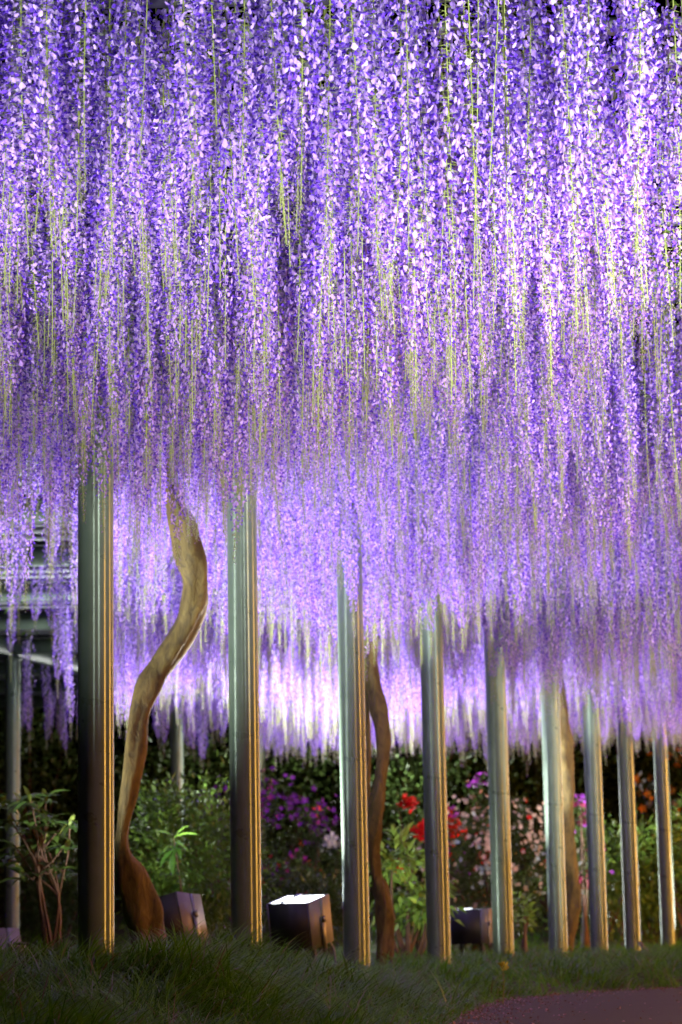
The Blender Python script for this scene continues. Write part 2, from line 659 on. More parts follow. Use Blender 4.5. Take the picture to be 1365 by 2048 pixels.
def raceme(seed, L=1.0, n=125, fill=1.0, skip=(0, 0), tail=0.22):
    """one hanging flower cluster: returns (stem mesh, florets mesh); hangs down from the origin"""
    rg = np.random.default_rng(seed)
    bend = rg.normal(0, 0.018, 2)
    ph = rg.uniform(0, 6)

    def axis(t):
        t = np.asarray(t)
        return np.stack([bend[0] * np.sin(2.2 * t + ph) - bend[0] * np.sin(ph), bend[1] * np.sin(2.7 * t + ph) - bend[1] * np.sin(ph), -L * t], -1)

    ms = MB()
    tt = np.linspace(-0.08, 1, 13)
    pp = axis(np.clip(tt, 0, 1))
    pp[0, 2] = 0.10
    ms.tube(pp, np.linspace(0.0031, 0.0012, 13), 4, cap=False)
    mf = MB()
    t = np.linspace(0.05, 1.0, n) ** 0.96
    t = t[rg.random(n) < fill]
    t = t[~((t > skip[0]) & (t < skip[1]))]
    for k, tk in enumerate(t):
        a = k * 2.39996 + rg.normal(0, 0.35)
        out = np.array([math.cos(a), math.sin(a), 0])
        base = axis(tk)
        ripe = 1 - sstep((tk - (1 - tail - 0.16)) / 0.26)   # open flowers above, buds below
        ped = (0.032 * ripe + 0.007) * rg.uniform(0.8, 1.2)
        tip = base + out * ped + np.array([0, 0, -0.004 - 0.008 * (1 - ripe)])
        ms.add([base + [0, 0, 0.001], base - [0, 0, 0.001], tip], tris=[[0, 1, 2]])
        s = (0.0195 * ripe + 0.0075 * (1 - ripe)) * rg.uniform(0.8, 1.18)
        if ripe < 0.22:
            # closed bud: slim spindle, green to grey lilac
            c = BUD * rg.uniform(0.8, 1.2) * (1 - 0.25 * (tk > 0.95)) if rg.random() < 0.8 else PINK
            side = np.array([-out[1], out[0], 0])
            w = s * 0.33
            f = out * 0.7 + np.array([0, 0, -0.7])
            p0, p1 = tip, tip + f * s * 1.5
            mid = tip + f * s * 0.7
            mf.add([p0, mid + side * w, mid + np.array([0, 0, w]), mid - side * w, p1], tris=[[0, 1, 2], [0, 2, 3], [4, 2, 1], [4, 3, 2], [0, 3, 1], [4, 1, 3]], col=c)
            continue
        # open pea flower: flaring banner petal behind, dark keel in front
        yaw = rg.normal(0, 0.55)
        pit = rg.normal(-0.15, 0.5)
        o2 = np.array([math.cos(a + yaw) * math.cos(pit), math.sin(a + yaw) * math.cos(pit), math.sin(pit)])
        side = np.cross(o2, [0, 0, 1.0])
        side /= np.linalg.norm(side)
        up = np.cross(side, o2)
        rl = rg.normal(0, 0.5)
        side, up = side * math.cos(rl) + up * math.sin(rl), up * math.cos(rl) - side * math.sin(rl)
        fresh = rg.random()
        cs = STD * (1 - fresh) + STD2 * fresh
        pk = np.clip((tk - 0.35) * 1.1, 0, 0.75)
        cs = cs * (1 - pk) + PINK * (0.8 + 0.5 * fresh) * pk
        ce = cs * rg.uniform(0.85, 1.1)
        wd_ = rg.uniform(0.28, 0.50)
        b = tip
        P = np.array([
            b - up * s * 0.12,
            b + side * s * wd_ + up * s * 0.30 - o2 * s * rg.uniform(0.05, 0.38),
            b + up * s * 0.52 + o2 * s * 0.10,
            b - side * s * wd_ + up * s * 0.30 - o2 * s * rg.uniform(0.05, 0.38),
            b + side * s * 0.17 + up * s * 0.92 - o2 * s * 0.30,
            b - side * s * 0.17 + up * s * 0.92 - o2 * s * 0.30,
            b + up * s * 1.0 - o2 * s * 0.12,
        ])
        C = np.array([ce * 0.75 + np.array([.1, .1, .02]), ce, ce, ce, cs * 1.05, cs * 1.05, cs * 1.08])
        mf.add(P, quads=[[0, 1, 4, 2], [0, 2, 5, 3]], tris=[[2, 4, 6], [2, 6, 5]], col=np.clip(C, 0, 0.95))
        kc = KEEL * rg.uniform(0.75, 1.6)
        kc2 = kc * 0.8 + cs * 0.2
        kp = b - up * s * 0.05
        ft = kp + o2 * s * 0.86 - up * s * rg.uniform(0.05, 0.35)
        P = np.array([
            kp + side * s * 0.10,
            kp - side * s * 0.10,
            ft,
            kp + o2 * s * 0.38 + side * s * 0.32 - up * s * 0.26,
            kp + o2 * s * 0.38 - side * s * 0.32 - up * s * 0.26,
            kp + o2 * s * 0.30 + up * s * 0.12,
        ])
        mf.add(P, tris=[[0, 3, 5], [3, 2, 5], [1, 5, 4], [4, 5, 2]], col=np.array([kc, kc, kc2, kc2, kc2, kc]))
    return ms.mesh('raceme', M_STEM), mf.mesh('florets', M_PETAL)


VARIANTS = []
for k in range(12):
    Lk = [0.95, 1.05, 1.15, 0.85, 1.0, 1.2, 0.9, 1.1, 1.0, 1.25, 1.1, 0.95][k]
    if k == 9:
        VARIANTS.append((Lk, *raceme(100 + k, Lk, 150, 0.32, tail=0.30)))
    elif k == 10:
        VARIANTS.append((Lk, *raceme(100 + k, Lk, 190, 0.8, skip=(0.0, 0.45), tail=0.25)))
    elif k == 11:
        VARIANTS.append((Lk, *raceme(100 + k, Lk, 180, 0.9, tail=0.34)))
    else:
        VARIANTS.append((Lk, *raceme(100 + k, Lk, int(275 * Lk), 0.95, tail=0.14 + 0.02 * (k % 4))))


def place_racemes():
    pts = []
    s = 0.148
    for iy in range(int((31.5 - 6.8) / s)):
        y0 = 6.8 + iy * s
        half = 0.143 * y0 + 0.95
        for ix in range(int(2 * half / s) + 1):
            x = -half + (ix + rng.random()) * s
            y = y0 + rng.random() * s
            px = CX + FPX * x / y
            dens = 1.0 if y < 13 else (0.78 if y < 20 else 0.68)
            if px < 175:
                if y > 13.0:
                    dens = 0.11
                if y > 17.5:
                    dens = 0.05
                if y > 24.5:
                    dens = 0.035
            elif px < 260 and y > 23.5:
                dens = 0.06
            elif px < 500 and y > 23.8:
                dens = 0.15
            # openings in the blossom where the slats show through
            if px > 1235 and 7.2 < y < 11.5:
                dens = 0.48
            if 1030 < px < 1110 and 8.4 < y < 9.6:
                dens = 0.35
            if 320 < px < 370 and 11.7 < y < 13.6:
                dens = 0.12
            if 575 < px < 655 and 7.6 < y < 8.35:
                dens = 0.15
            clump = 0.78 + 0.30 * math.sin(x * 5.1 + y * 1.7) * math.sin(y * 3.3 - x * 2.2)
            if rng.random() > dens * min(1, clump + 0.12):
                continue
            pts.append((x, y))
    return np.array(pts)


RAC = place_racemes()
nR = len(RAC)
r_len = 0.93 + 0.11 * sstep((14 - RAC[:, 1]) / 3) + 0.12 * np.sin(RAC[:, 0] * 2.3 + RAC[:, 1] * 0.9) + rng.normal(0, 0.10, nR)
far = sstep((RAC[:, 1] - 24) / 6)
r_len += 0.30 * sstep((RAC[:, 1] - 13.0) / 3.0) * (1 - sstep((RAC[:, 1] - 23) / 6)) * (0.35 + 0.65 * sstep((RAC[:, 0] + 1.2) / 1.5))
r_len *= 1 - 0.08 * far
r_len = np.clip(r_len, 0.62, 1.45)
r_var = rng.choice(12, nR, p=[0.09] * 9 + [0.06, 0.065, 0.065])
r_rot = rng.uniform(0, 2 * math.pi, nR)
r_z = TRELLIS - 0.02 + rng.normal(0, 0.05, nR)
Lv = np.array([v[0] for v in VARIANTS])
r_sz = r_len / Lv[r_var]
r_sx = rng.uniform(0.88, 1.15, nR)

# ------------------------------------------------------------------ wisteria vines: trunks, racemes, leaves
T1 = [(345, 760, 20), (345, 880, 24), (342, 960, 28), (350, 1005, 40), (366, 1050, 58), (377, 1100, 60), (389, 1150, 56), (388, 1200, 55), (372, 1255, 57), (332, 1320, 60), (304, 1365, 60), (281, 1425, 46), (271, 1500, 42), (259, 1575, 37), (251, 1625, 31), (244, 1680, 26), (248, 1712, 36), (262, 1745, 58), (280, 1800, 78), (291, 1850, 80), (299, 1900, 70), (302, 1990, 72)]
T2 = [(770, 960, 22), (762, 1100, 24), (748, 1230, 28), (741, 1300, 28), (744, 1350, 31), (755, 1400, 35), (764, 1450, 35), (766, 1500, 27), (762, 1550, 24), (756, 1600, 32), (751, 1650, 29), (748, 1700, 24), (753, 1750, 24), (762, 1778, 32), (770, 1825, 36), (772, 1880, 36), (768, 1980, 36)]
T3 = [(1112, 1300, 24), (1120, 1420, 32), (1129, 1500, 36), (1132, 1560, 36), (1131, 1640, 34), (1135, 1700, 33), (1143, 1755, 34), (1147, 1800, 31), (1141, 1850, 28), (1133, 1900, 29), (1130, 1960, 32)]


def spline(P, m):
    """Catmull-Rom through rows of P"""
    P = np.asarray(P, float)
    k = len(P)
    t = np.linspace(0, k - 1, m)
    i = np.clip(t.astype(int), 0, k - 2)
    f = (t - i)[:, None]
    p0, p1, p2, p3 = P[np.clip(i - 1, 0, k - 1)], P[i], P[i + 1], P[np.clip(i + 2, 0, k - 1)]
    return 0.5 * (2 * p1 + (p2 - p0) * f + (2 * p0 - 5 * p1 + 4 * p2 - p3) * f ** 2 + (3 * p1 - p0 - 3 * p2 + p3) * f ** 3)


VINES = []
for (T, Y, lab, strand) in (
        (T1, 13.45, 'thick crooked wisteria trunk bending right behind the nearest post, its flower clusters hanging in front', None),
        (T2, 17.0, 'slim twisted wisteria trunk close beside the third post, with its hanging flower clusters', [(730, 1340, 9), (734, 1420, 10), (737, 1500, 11), (735, 1580, 12), (742, 1650, 12), (750, 1720, 10)]),
        (T3, 22.4, 'pale wisteria trunk farthest along the row, half behind the sixth post, with its flower clusters', None)):
    base = at(T[-1][0], T[-1][1], Y)
    root = thing('wisteria_vine', lab, 'wisteria', (base[0], Y, 0), 'wisteria vines trained over the pergola')
    org = np.array([base[0], Y, 0])
    sp = spline(T, 90)
    pts = np.array([at(a, b, Y + 0.10 * math.sin(b * 0.011)) for a, b, _ in sp]) - org
    gx, gy = np.gradient(sp[:, 0]), np.gradient(sp[:, 1])
    rad = sp[:, 2] * Y / FPX / 2 * np.abs(gy) / np.hypot(gx, gy) * 0.97
    rad *= 1 + 0.05 * np.sin(np.arange(90) * 0.9) + 0.04 * np.sin(np.arange(90) * 0.37 + Y)
    m = MB()
    m.tube(pts, rad, 26, lump=0.15, phase=Y)
    m.build('trunk', M_BARK, root, smooth=True)
    if strand:
        sq = spline(strand, 30)
        m = MB()
        m.tube(np.array([at(a, b, Y + 0.14) for a, b, _ in sq]) - org, sq[:, 2] * Y / FPX / 2, 10, lump=0.12)
        m.build('side_stem', M_BARK, root, smooth=True)
    # limbs along the top of the trellis
    top = pts[0]
    for k in range(5):
        a = k * 1.256 + Y
        e = top + np.array([math.cos(a) * 1.6, math.sin(a) * 2.4, 0])
        e[2] = TRELLIS + 0.10
        mid = (top + e) / 2 + np.array([0.1 * math.sin(k), 0.1, 0.12])
        mid[2] = TRELLIS + 0.09
        m = MB()
        q = spline([top, mid, e, e + (e - mid) * 0.8 * np.array([1, 1, 0])], 16)
        m.tube(q, np.linspace(0.045, 0.014, 16), 8, lump=0.12, phase=k)
        m.build('limb', M_BARK, root, smooth=True)
    VINES.append((root, org))

vx = np.array([[v[1][0], v[1][1]] for v in VINES])
own = np.argmin(np.linalg.norm((RAC[:, None] - vx[None]) * np.array([1.6, 1.0]), axis=2), axis=1)
first = {}
MASS = []
for vi, (root, org) in enumerate(VINES):
    idx = np.where(own == vi)[0]
    off = np.abs(CX + FPX * RAC[idx, 0] / RAC[idx, 1] - CX) > 700      # outside the picture: never among the single ones
    idx = idx[np.argsort(RAC[idx, 1] + 100.0 * off)]
    single, rest = idx[:300], idx[300:]
    for i in single:
        k = int(r_var[i])
        st = link('raceme', VARIANTS[k][1], root, (RAC[i, 0] - org[0], RAC[i, 1] - org[1], r_z[i]))
        st.rotation_euler = (random.gauss(0, 0.012), random.gauss(0, 0.012), r_rot[i])
        st.scale = (r_sx[i], r_sx[i], r_sz[i])
        fl = link('florets', VARIANTS[k][2], st)
        fl['kind'] = 'stuff'
        first.setdefault(k, (st, fl))
    MASS.append((root, org, rest))

def mass_nodes():
    """node group: stems and florets instanced on points that carry variant, turn and size"""
    g = bpy.data.node_groups.new('raceme_scatter', 'GeometryNodeTree')
    g.interface.new_socket('Geometry', in_out='INPUT', socket_type='NodeSocketGeometry')
    g.interface.new_socket('Geometry', in_out='OUTPUT', socket_type='NodeSocketGeometry')
    gi, go = g.nodes.new('NodeGroupInput'), g.nodes.new('NodeGroupOutput')
    jo = g.nodes.new('GeometryNodeJoinGeometry')

    def attr(nm, ty):
        a = g.nodes.new('GeometryNodeInputNamedAttribute')
        a.data_type = ty
        a.inputs[0].default_value = nm
        return a.outputs[0]
    va, ro, sc = attr('variant', 'INT'), attr('turn', 'FLOAT_VECTOR'), attr('size', 'FLOAT_VECTOR')
    for part in (0, 1):
        gj = g.nodes.new('GeometryNodeJoinGeometry')
        for k in reversed(range(12)):          # join keeps the last link first
            oi = g.nodes.new('GeometryNodeObjectInfo')
            oi.transform_space = 'ORIGINAL'
            oi.inputs['Object'].default_value = first[k][part]
            oi.inputs['As Instance'].default_value = True
            g.links.new(oi.outputs['Geometry'], gj.inputs[0])
        ip = g.nodes.new('GeometryNodeInstanceOnPoints')
        g.links.new(gi.outputs[0], ip.inputs['Points'])
        g.links.new(gj.outputs[0], ip.inputs['Instance'])
        ip.inputs['Pick Instance'].default_value = True
        g.links.new(va, ip.inputs['Instance Index'])
        er = g.nodes.new('FunctionNodeEulerToRotation')
        g.links.new(ro, er.inputs[0])
        g.links.new(er.outputs[0], ip.inputs['Rotation'])
        g.links.new(sc, ip.inputs['Scale'])
        g.links.new(ip.outputs[0], jo.inputs[0])
    g.links.new(jo.outputs[0], go.inputs[0])
    return g


GN = mass_nodes()
for root, org, rest in MASS:
    if not len(rest):
        continue
    me = bpy.data.meshes.new('raceme_mass')
    P = np.stack([RAC[rest, 0] - org[0], RAC[rest, 1] - org[1], r_z[rest]], -1)
    me.vertices.add(len(P))
    me.vertices.foreach_set('co', P.ravel().astype(np.float32))
    a = me.attributes.new('variant', 'INT', 'POINT')
    a.data.foreach_set('value', r_var[rest].astype(np.int32))
    a = me.attributes.new('turn', 'FLOAT_VECTOR', 'POINT')
    tl = rng.normal(0, 0.012, (len(P), 2))
    a.data.foreach_set('vector', np.column_stack([tl, r_rot[rest]]).ravel().astype(np.float32))
    a = me.attributes.new('size', 'FLOAT_VECTOR', 'POINT')
    a.data.foreach_set('vector', np.column_stack([r_sx[rest], r_sx[rest], r_sz[rest]]).ravel().astype(np.float32))
    o = link('raceme_mass', me, root)
    o['kind'] = 'stuff'
    mod = o.modifiers.new('scatter', 'NODES')
    mod.node_group = GN


def leaf_block(P, fwd, nrm, ln, wd, col, fold=0.25, droop=0.15):
    """many leaves at once: each a folded, pointed blade of two quads and two tips"""
    k = len(P)
    F = frames(fwd, nrm)
    s, f, u = F[:, :, 0], F[:, :, 1], F[:, :, 2]
    ln = np.broadcast_to(ln, (k,))[:, None]
    wd = np.broadcast_to(wd, (k,))[:, None]
    v0 = P
    v1 = P + f * ln * 0.38 + s * wd * 0.5 + u * wd * fold
    v2 = P + f * ln * 0.45 - u * ln * droop * 0.2
    v3 = P + f * ln * 0.38 - s * wd * 0.5 + u * wd * fold
    v4 = P + f * ln - u * ln * droop
    V = np.stack([v0, v1, v2, v3, v4], 1).reshape(-1, 3)
    b = np.arange(k) * 5
    T = np.concatenate([np.stack([b, b + 1, b + 2], -1), np.stack([b, b + 2, b + 3], -1), np.stack([b + 1, b + 4, b + 2], -1), np.stack([b + 2, b + 4, b + 3], -1)])
    return V, T, np.repeat(np.asarray(col), 5, axis=0)


# wisteria leaves above the slats
for vi, (root, org) in enumerate(VINES):
    k = 7200
    y = rng.uniform(7, 31, k)
    x = rng.uniform(-1, 1, k) * (0.15 * y + 0.9)
    o_ = np.argmin(np.linalg.norm((np.stack([x, y], -1)[:, None] - vx[None]) * np.array([1.6, 1.0]), axis=2), axis=1)
    sel = o_ == vi
    x, y = x[sel], y[sel]
    k = len(x)
    if not k:
        continue
    P = np.stack([x, y, TRELLIS + rng.uniform(-0.05, 0.28, k)], -1) - org
    fw = rng.normal(size=(k, 3)) * np.array([1, 1, 0.45]) - np.array([0, 0, 0.3])
    g = np.array([0.10, 0.20, 0.02]) * rng.uniform(0.6, 1.5, (k, 1))
    V, T, C = leaf_block(P, fw, rng.normal(size=(k, 3)) + np.array([0, 0, 1.2]), rng.uniform(0.05, 0.09, k), 0.028, g)
    m = MB()
    m.add(V, tris=T, col=C)
    o = m.build('foliage', M_LEAF, root)
    o['kind'] = 'stuff'

# ------------------------------------------------------------------ floodlights
M_LENS = emit_material("lit_lens", (0.92, 0.97, 1.0), 60.0)


def floodlight(label, loc, rz, tilt=(0, 0), lens=M_LENS, legs=0.2, watts=45, spread=150):
    t = thing('floodlight', label, 'floodlight', loc, 'box floodlights in the planting bed', rz)
    w, d, h = 0.30, 0.30, 0.30
    R = np.array((Matrix.Rotation(tilt[0], 3, 'X') @ Matrix.Rotation(tilt[1], 3, 'Y')))

    def put(m, name, material, parent=t):
        o = m.build(name, material, parent)
        if parent is t and name != 'leg':
            o.rotation_euler = Matrix(R.tolist()).to_euler()
            o.location = (0, 0, legs + h / 2)
        return o
    m = MB()
    th = 0.012
    m.box((0, -d / 2 + th / 2, 0), (w - 2 * th, th, h))
    m.box((0, d / 2 - th / 2, 0), (w - 2 * th, th, h))
    m.box((0, 0, -h / 2 + th / 2), (w - 2 * th, d - 2 * th, th))
    hs = put(m, 'housing', M_HOUSING)
    for sx in (-1, 1):
        m = MB()
        m.box((sx * (w / 2 - th / 2), 0, 0), (th, d, h))
        pn = put(m, 'side_panel', M_SIDE)
        m = MB()
        m.box((sx * (w / 2 + 0.003), 0.03, 0), (0.006, 0.045, h - 0.004))
        b = m.build('band', M_BAND, pn)
    m = MB()
    m.box((0, 0, h / 2 - 0.009), (w - 2 * th - 0.004, d - 2 * th - 0.004, 0.008))
    put(m, 'lens', lens)
    m = MB()
    m.box((-0.045, 0, h / 2 + 0.003), (0.026, d - 2 * th - 0.006, 0.010))
    put(m, 'lens_bar', M_BAND)
    for sx in (-1, 1):
        m = MB()
        m.box((sx * (w / 2 + 0.013), 0, -0.07), (0.008, 0.04, 0.20))
        put(m, 'bracket', M_BAND)
        m = MB()
        m.tube([(sx * (w / 2 + 0.017), 0, 0.02), (sx * (w / 2 + 0.032), 0, 0.02)], 0.022, 10)
        put(m, 'knob', M_BAND)
    m = MB()
    m.tube(spline([(0.10, d / 2 + 0.01, legs + 0.06), (0.13, d / 2 + 0.06, legs - 0.02), (0.20, d / 2 + 0.02, 0.02), (0.42, d / 2 + 0.12, 0.01)], 14), 0.008, 6)
    m.build('cable', M_BAND, t)
    la = bpy.data.lights.new('floodlight_beam', 'AREA')
    la.shape = 'DISK'
    la.size = 0.22
    la.energy = watts
    la.color = COOL
    la.spread = math.radians(spread)
    lo = bpy.data.objects.new('floodlight_beam', la)
    COL.objects.link(lo)
    lo.parent = t
    lo.matrix_local = Matrix.Translation((0, 0, legs + h / 2)) @ Matrix(R.tolist()).to_4x4() @ Matrix.Translation((0, 0, h / 2 + 0.012)) @ Matrix.Rotation(math.pi, 4, 'X')
    for sx in (-1, 1):
        m = MB()
        m.box((sx * 0.09, 0, legs / 2 - 0.1), (0.03, 0.03, legs + 0.2 - 0.002))
        put(m, 'leg', M_HOUSING)
    return t


def stand_at(px, y_top, Y, **k):
    p = at(px, y_top, Y)
    g = float(height(p[0], Y))
    k['legs'] = max(0.02, p[2] - 0.30 - g)
    return floodlight(loc=(p[0], Y, g), **k)


stand_at(600, 1797, 15.5, label='lit box floodlight with glowing top glass between the second and third posts', rz=math.radians(-26), tilt=(math.radians(11), 0), watts=620, spread=118)
stand_at(942, 1818, 21.6, label='box floodlight right of the fourth post, lit glass seen edge on', rz=math.radians(-22), tilt=(math.radians(1.5), 0), watts=380, spread=112)
stand_at(343, 1797, 14.4, label='tilted box floodlight half hidden by the base of the crooked trunk', rz=math.radians(-24), tilt=(math.radians(-3), math.radians(-13)))
stand_at(-12, 1880, 17.5, label='floodlight cut off by the picture edge below the rhododendron', rz=math.radians(-35), tilt=(0, math.radians(-16)))

# ------------------------------------------------------------------ shrubs
def shrub(name, label, cat, px, y_top, y_bot, w_px, Y, n, leaf, cols, blooms=None, group=None, depth=None, seed=0, shape=1.0, stems=5):
    """a shrub: leaves gathered in clumps through an uneven crown, twigs, blossoms"""
    rg = np.random.default_rng(seed + 17)
    c_top, c_bot = at(px, y_top, Y), at(px, y_bot, Y)
    wx = w_px * Y / FPX / 2
    g = float(height(c_bot[0], Y))
    z0 = min(c_bot[2], g + 0.6)
    hz = (c_top[2] - z0) / 2
    dy = depth or wx * 0.8
    root = thing(name, label, cat, (c_bot[0], Y, g), group)
    cen = np.array([0, 0, z0 + hz - g])
    nc = max(14, n // 45)
    # clump centres through the crown, denser to the outside
    u = rg.normal(size=(nc, 3))
    u /= np.linalg.norm(u, axis=1)[:, None]
    rad = rg.uniform(0.25, 1.0, nc) ** 0.55
    CC = cen + u * rad[:, None] * np.array([wx, dy, hz]) * (1 + 0.18 * np.sin(u[:, :1] * 5 + seed) * np.cos(u[:, 2:] * 4))
    cid = rg.integers(0, nc, n)
    cs = min(wx, hz) * rg.uniform(0.14, 0.30, nc)
    P = CC[cid] + rg.normal(size=(n, 3)) * cs[cid][:, None] * 0.75
    keep = P[:, 2] > 0.01
    P, cid = P[keep], cid[keep]
    k = len(P)
    fw = (P - CC[cid]) / cs[cid][:, None] + u[cid] * 0.6 + rg.normal(size=(k, 3)) * 0.5
    nr = np.array([0, 0, 1.0]) + rg.normal(size=(k, 3)) * 0.5
    mixv = rg.random((nc, 1))[cid] * 0.6 + rg.random((k, 1)) * 0.4
    C = (np.array(cols[0]) * (1 - mixv) + np.array(cols[1]) * mixv) * rg.uniform(0.8, 1.2, (k, 1))
    V, T, CL = leaf_block(P, fw, nr, leaf * rg.uniform(0.7, 1.3, k), leaf * 0.42, C)
    m = MB()
    m.add(V, tris=T, col=CL)
    o = m.build('foliage', M_LEAF, root)
    o['kind'] = 'stuff'
    m = MB()
    for s in range(stems):
        e = CC[rg.integers(nc)]
        b = np.array([rg.normal(0, wx * 0.12), rg.normal(0, dy * 0.12), -0.05])
        mid = (b + e) / 2 + rg.normal(0, wx * 0.10, 3)
        m.tube(spline([b, mid, e], 9), np.linspace(0.022, 0.006, 9), 6, lump=0.1)
    m.build('stems', M_TWIG, root, smooth=True)
    if blooms:
        for (nb, size, bc, zone) in blooms:
            # blossoms sit on the outer clumps, in drifts
            q = u[:, 1] < 0.45
            w = np.where(q, 1.0, 0.05)
            dirn = np.array(zone)
            w = w * np.exp(2.2 * (u @ dirn)) if np.linalg.norm(dirn) > 0 else w
            hot = rg.choice(nc, max(4, int(nc * 0.28)), replace=False, p=w / w.sum())
            bi = rg.choice(hot, nb)
            PB = CC[bi] + u[bi] * cs[bi][:, None] * 0.9 + rg.normal(size=(nb, 3)) * cs[bi][:, None] * 0.8
            PB[:, 1] -= 0.05
            od = u[bi] + rg.normal(size=(nb, 3)) * 0.5 + np.array([0, -0.5, 0.15])
            F = frames(od, np.array([0, 0, 1.0]) + 0.01)
            m = MB()
            sz = size * rg.uniform(0.7, 1.25, nb)
            Vs = [PB - F[:, :, 1] * sz[:, None] * 0.25]
            for j in range(10):
                a = j * math.pi / 5
                rr = 0.55 if j % 2 == 0 else 0.30
                oo = 0.12 if j % 2 == 0 else 0.0
                Vs.append(PB + (F[:, :, 0] * math.cos(a) + F[:, :, 2] * math.sin(a)) * (sz * rr)[:, None] + F[:, :, 1] * (sz * oo)[:, None])
            VV = np.stack(Vs, 1).reshape(-1, 3)
            bb = np.arange(nb) * 11
            TT = np.concatenate([np.stack([bb, bb + 1 + j, bb + 1 + (j + 1) % 10], -1) for j in range(10)])
            CB = np.repeat(np.clip(np.array(bc) * rg.uniform(0.7, 1.25, (nb, 1)), 0, 0.95), 11, axis=0)
            m.add(VV, tris=TT, col=CB)
            o = m.build('blossoms', M_BLOOM, root)
            o['kind'] = 'stuff'
    return root


DK = ((0.030, 0.058, 0.014), (0.070, 0.120, 0.024))
MD = ((0.060, 0.130, 0.018), (0.130, 0.230, 0.030))
LT = ((0.13, 0.26, 0.035), (0.28, 0.46, 0.08))
GB = 'shrubs and flowers on the slope behind the posts'

# dark evergreens closing the back
for i, (px, yt, w, Y, lab) in enumerate((
        (70, 1395, 330, 33.0, 'dark evergreen shrub at the far back behind the tall thin post by the picture edge'),
        (330, 1400, 300, 33.6, 'dark evergreen shrub at the far back between the crooked trunk and the second post'),
        (600, 1420, 330, 34.5, 'dark evergreen shrub at the far back above the purple azalea'),
        (860, 1425, 320, 34.0, 'dark evergreen shrub at the far back above the red azalea'),
        (1090, 1440, 280, 35.0, 'dark evergreen shrub at the far back behind the palest trunk'),
        (1330, 1440, 300, 36.5, 'dark evergreen shrub at the far back beyond the last post, below the bright rail'))):
    shrub('evergreen_shrub', lab, 'shrub', px, yt, 1830, w, Y, 5200, 0.10, DK, group=GB, depth=1.4, seed=i, stems=6)
shrub('evergreen_shrub', 'low dark shrub behind the bare stems of the rhododendron', 'shrub', 112, 1690, 1915, 170, 26.8, 3000, 0.07, DK, group=GB, seed=21)
shrub('leafy_shrub', 'mid green leafy shrub between the crooked trunk and the second post', 'shrub', 385, 1545, 1905, 250, 19.5, 6500, 0.062, MD, group=GB, seed=22, depth=0.5)
shrub('evergreen_shrub', 'dark shrub behind the lit floodlight, below the purple azalea', 'shrub', 600, 1740, 1900, 260, 23.0, 3200, 0.07, DK, group=GB, seed=23)
shrub('azalea', 'purple and magenta azalea behind the second post', 'azalea', 530, 1570, 1830, 260, 25.0, 4200, 0.06, DK,
      blooms=[(240, 0.075, (0.15, 0.025, 0.22), (-0.2, 0, 0.7)), (110, 0.07, (0.26, 0.03, 0.18), (-0.7, 0, 0.2)), (26, 0.07, (0.75, 0.06, 0.06), (0.2, 0, 0))], group=GB, seed=24)
shrub('azalea', 'white azalea at the edge of the purple one, left of the third post', 'azalea', 655, 1640, 1800, 90, 24.4, 900, 0.05, DK,
      blooms=[(110, 0.06, (0.70, 0.72, 0.66), (0, 0, 0.6))], group=GB, seed=25)
shrub('leafy_shrub', 'light green shrub with drooping leaves between the third and fourth posts', 'shrub', 815, 1655, 1850, 190, 19.6, 700, 0.105, LT, group=GB, seed=26, stems=9)
shrub('azalea', 'scarlet azalea just left of the fourth post', 'azalea', 835, 1590, 1720, 90, 27.5, 600, 0.055, DK,
      blooms=[(120, 0.085, (0.70, 0.015, 0.015), (0, 0, 0.6))], group=GB, seed=27)
shrub('azalea', 'scarlet and purple azalea standing highest between the fourth and fifth posts', 'azalea', 940, 1555, 1700, 120, 27.0, 800, 0.055, DK,
      blooms=[(130, 0.095, (0.78, 0.02, 0.012), (0.2, 0, 0.4)), (60, 0.085, (0.36, 0.06, 0.45), (-0.4, 0, 0.6))], group=GB, seed=28)
shrub('azalea', 'pale pink and white azalea behind the fifth post', 'azalea', 990, 1605, 1860, 235, 25.2, 3800, 0.055, DK,
      blooms=[(230, 0.066, (0.78, 0.62, 0.50), (-0.2, 0, 0.7)), (100, 0.06, (0.52, 0.66, 0.68), (0.4, 0, -0.2)), (16, 0.07, (0.65, 0.03, 0.02), (-0.4, 0, 0.3))], group=GB, seed=29)
shrub('azalea', 'rose pink azalea showing between the sixth and seventh posts', 'azalea', 1165, 1600, 1800, 110, 28.0, 1100, 0.055, DK,
      blooms=[(60, 0.085, (0.30, 0.035, 0.10), (0.1, 0, 0.0)), (40, 0.08, (0.35, 0.07, 0.5), (-0.2, 0, 0.8))], group=GB, seed=30)
shrub('evergreen_shrub', 'dark shrub behind the second floodlight and the fifth post', 'shrub', 940, 1740, 1890, 300, 26.5, 3200, 0.07, DK, group=GB, seed=31)
shrub('leafy_shrub', 'small bright green seedling shrub just right of the fifth post', 'shrub', 1040, 1788, 1880, 60, 22.0, 160, 0.07, LT, group=GB, seed=32)
shrub('evergreen_shrub', 'dark grassy shrub between the seventh and eighth posts', 'shrub', 1230, 1640, 1890, 240, 29.5, 4200, 0.08, MD, group=GB, seed=33)
shrub('leafy_shrub', 'bright yellow green fern like shrub beyond the last post at the picture edge', 'shrub', 1372, 1600, 1790, 90, 30.0, 1000, 0.10, LT, group=GB, seed=34)
shrub('azalea', 'orange flowering shrub under the bright rail at the picture edge', 'azalea', 1345, 1490, 1600, 150, 34.0, 1500, 0.07, DK,
      blooms=[(50, 0.11, (0.75, 0.26, 0.03), (0, 0, 0.3)), (70, 0.10, (0.62, 0.66, 0.66), (-0.4, 0, -0.5))], group=GB, seed=35)
shrub('evergreen_shrub', 'dark low shrub at the picture edge behind the last post', 'shrub', 1350, 1760, 1880, 200, 31.0, 2600, 0.08, DK, group=GB, seed=36)


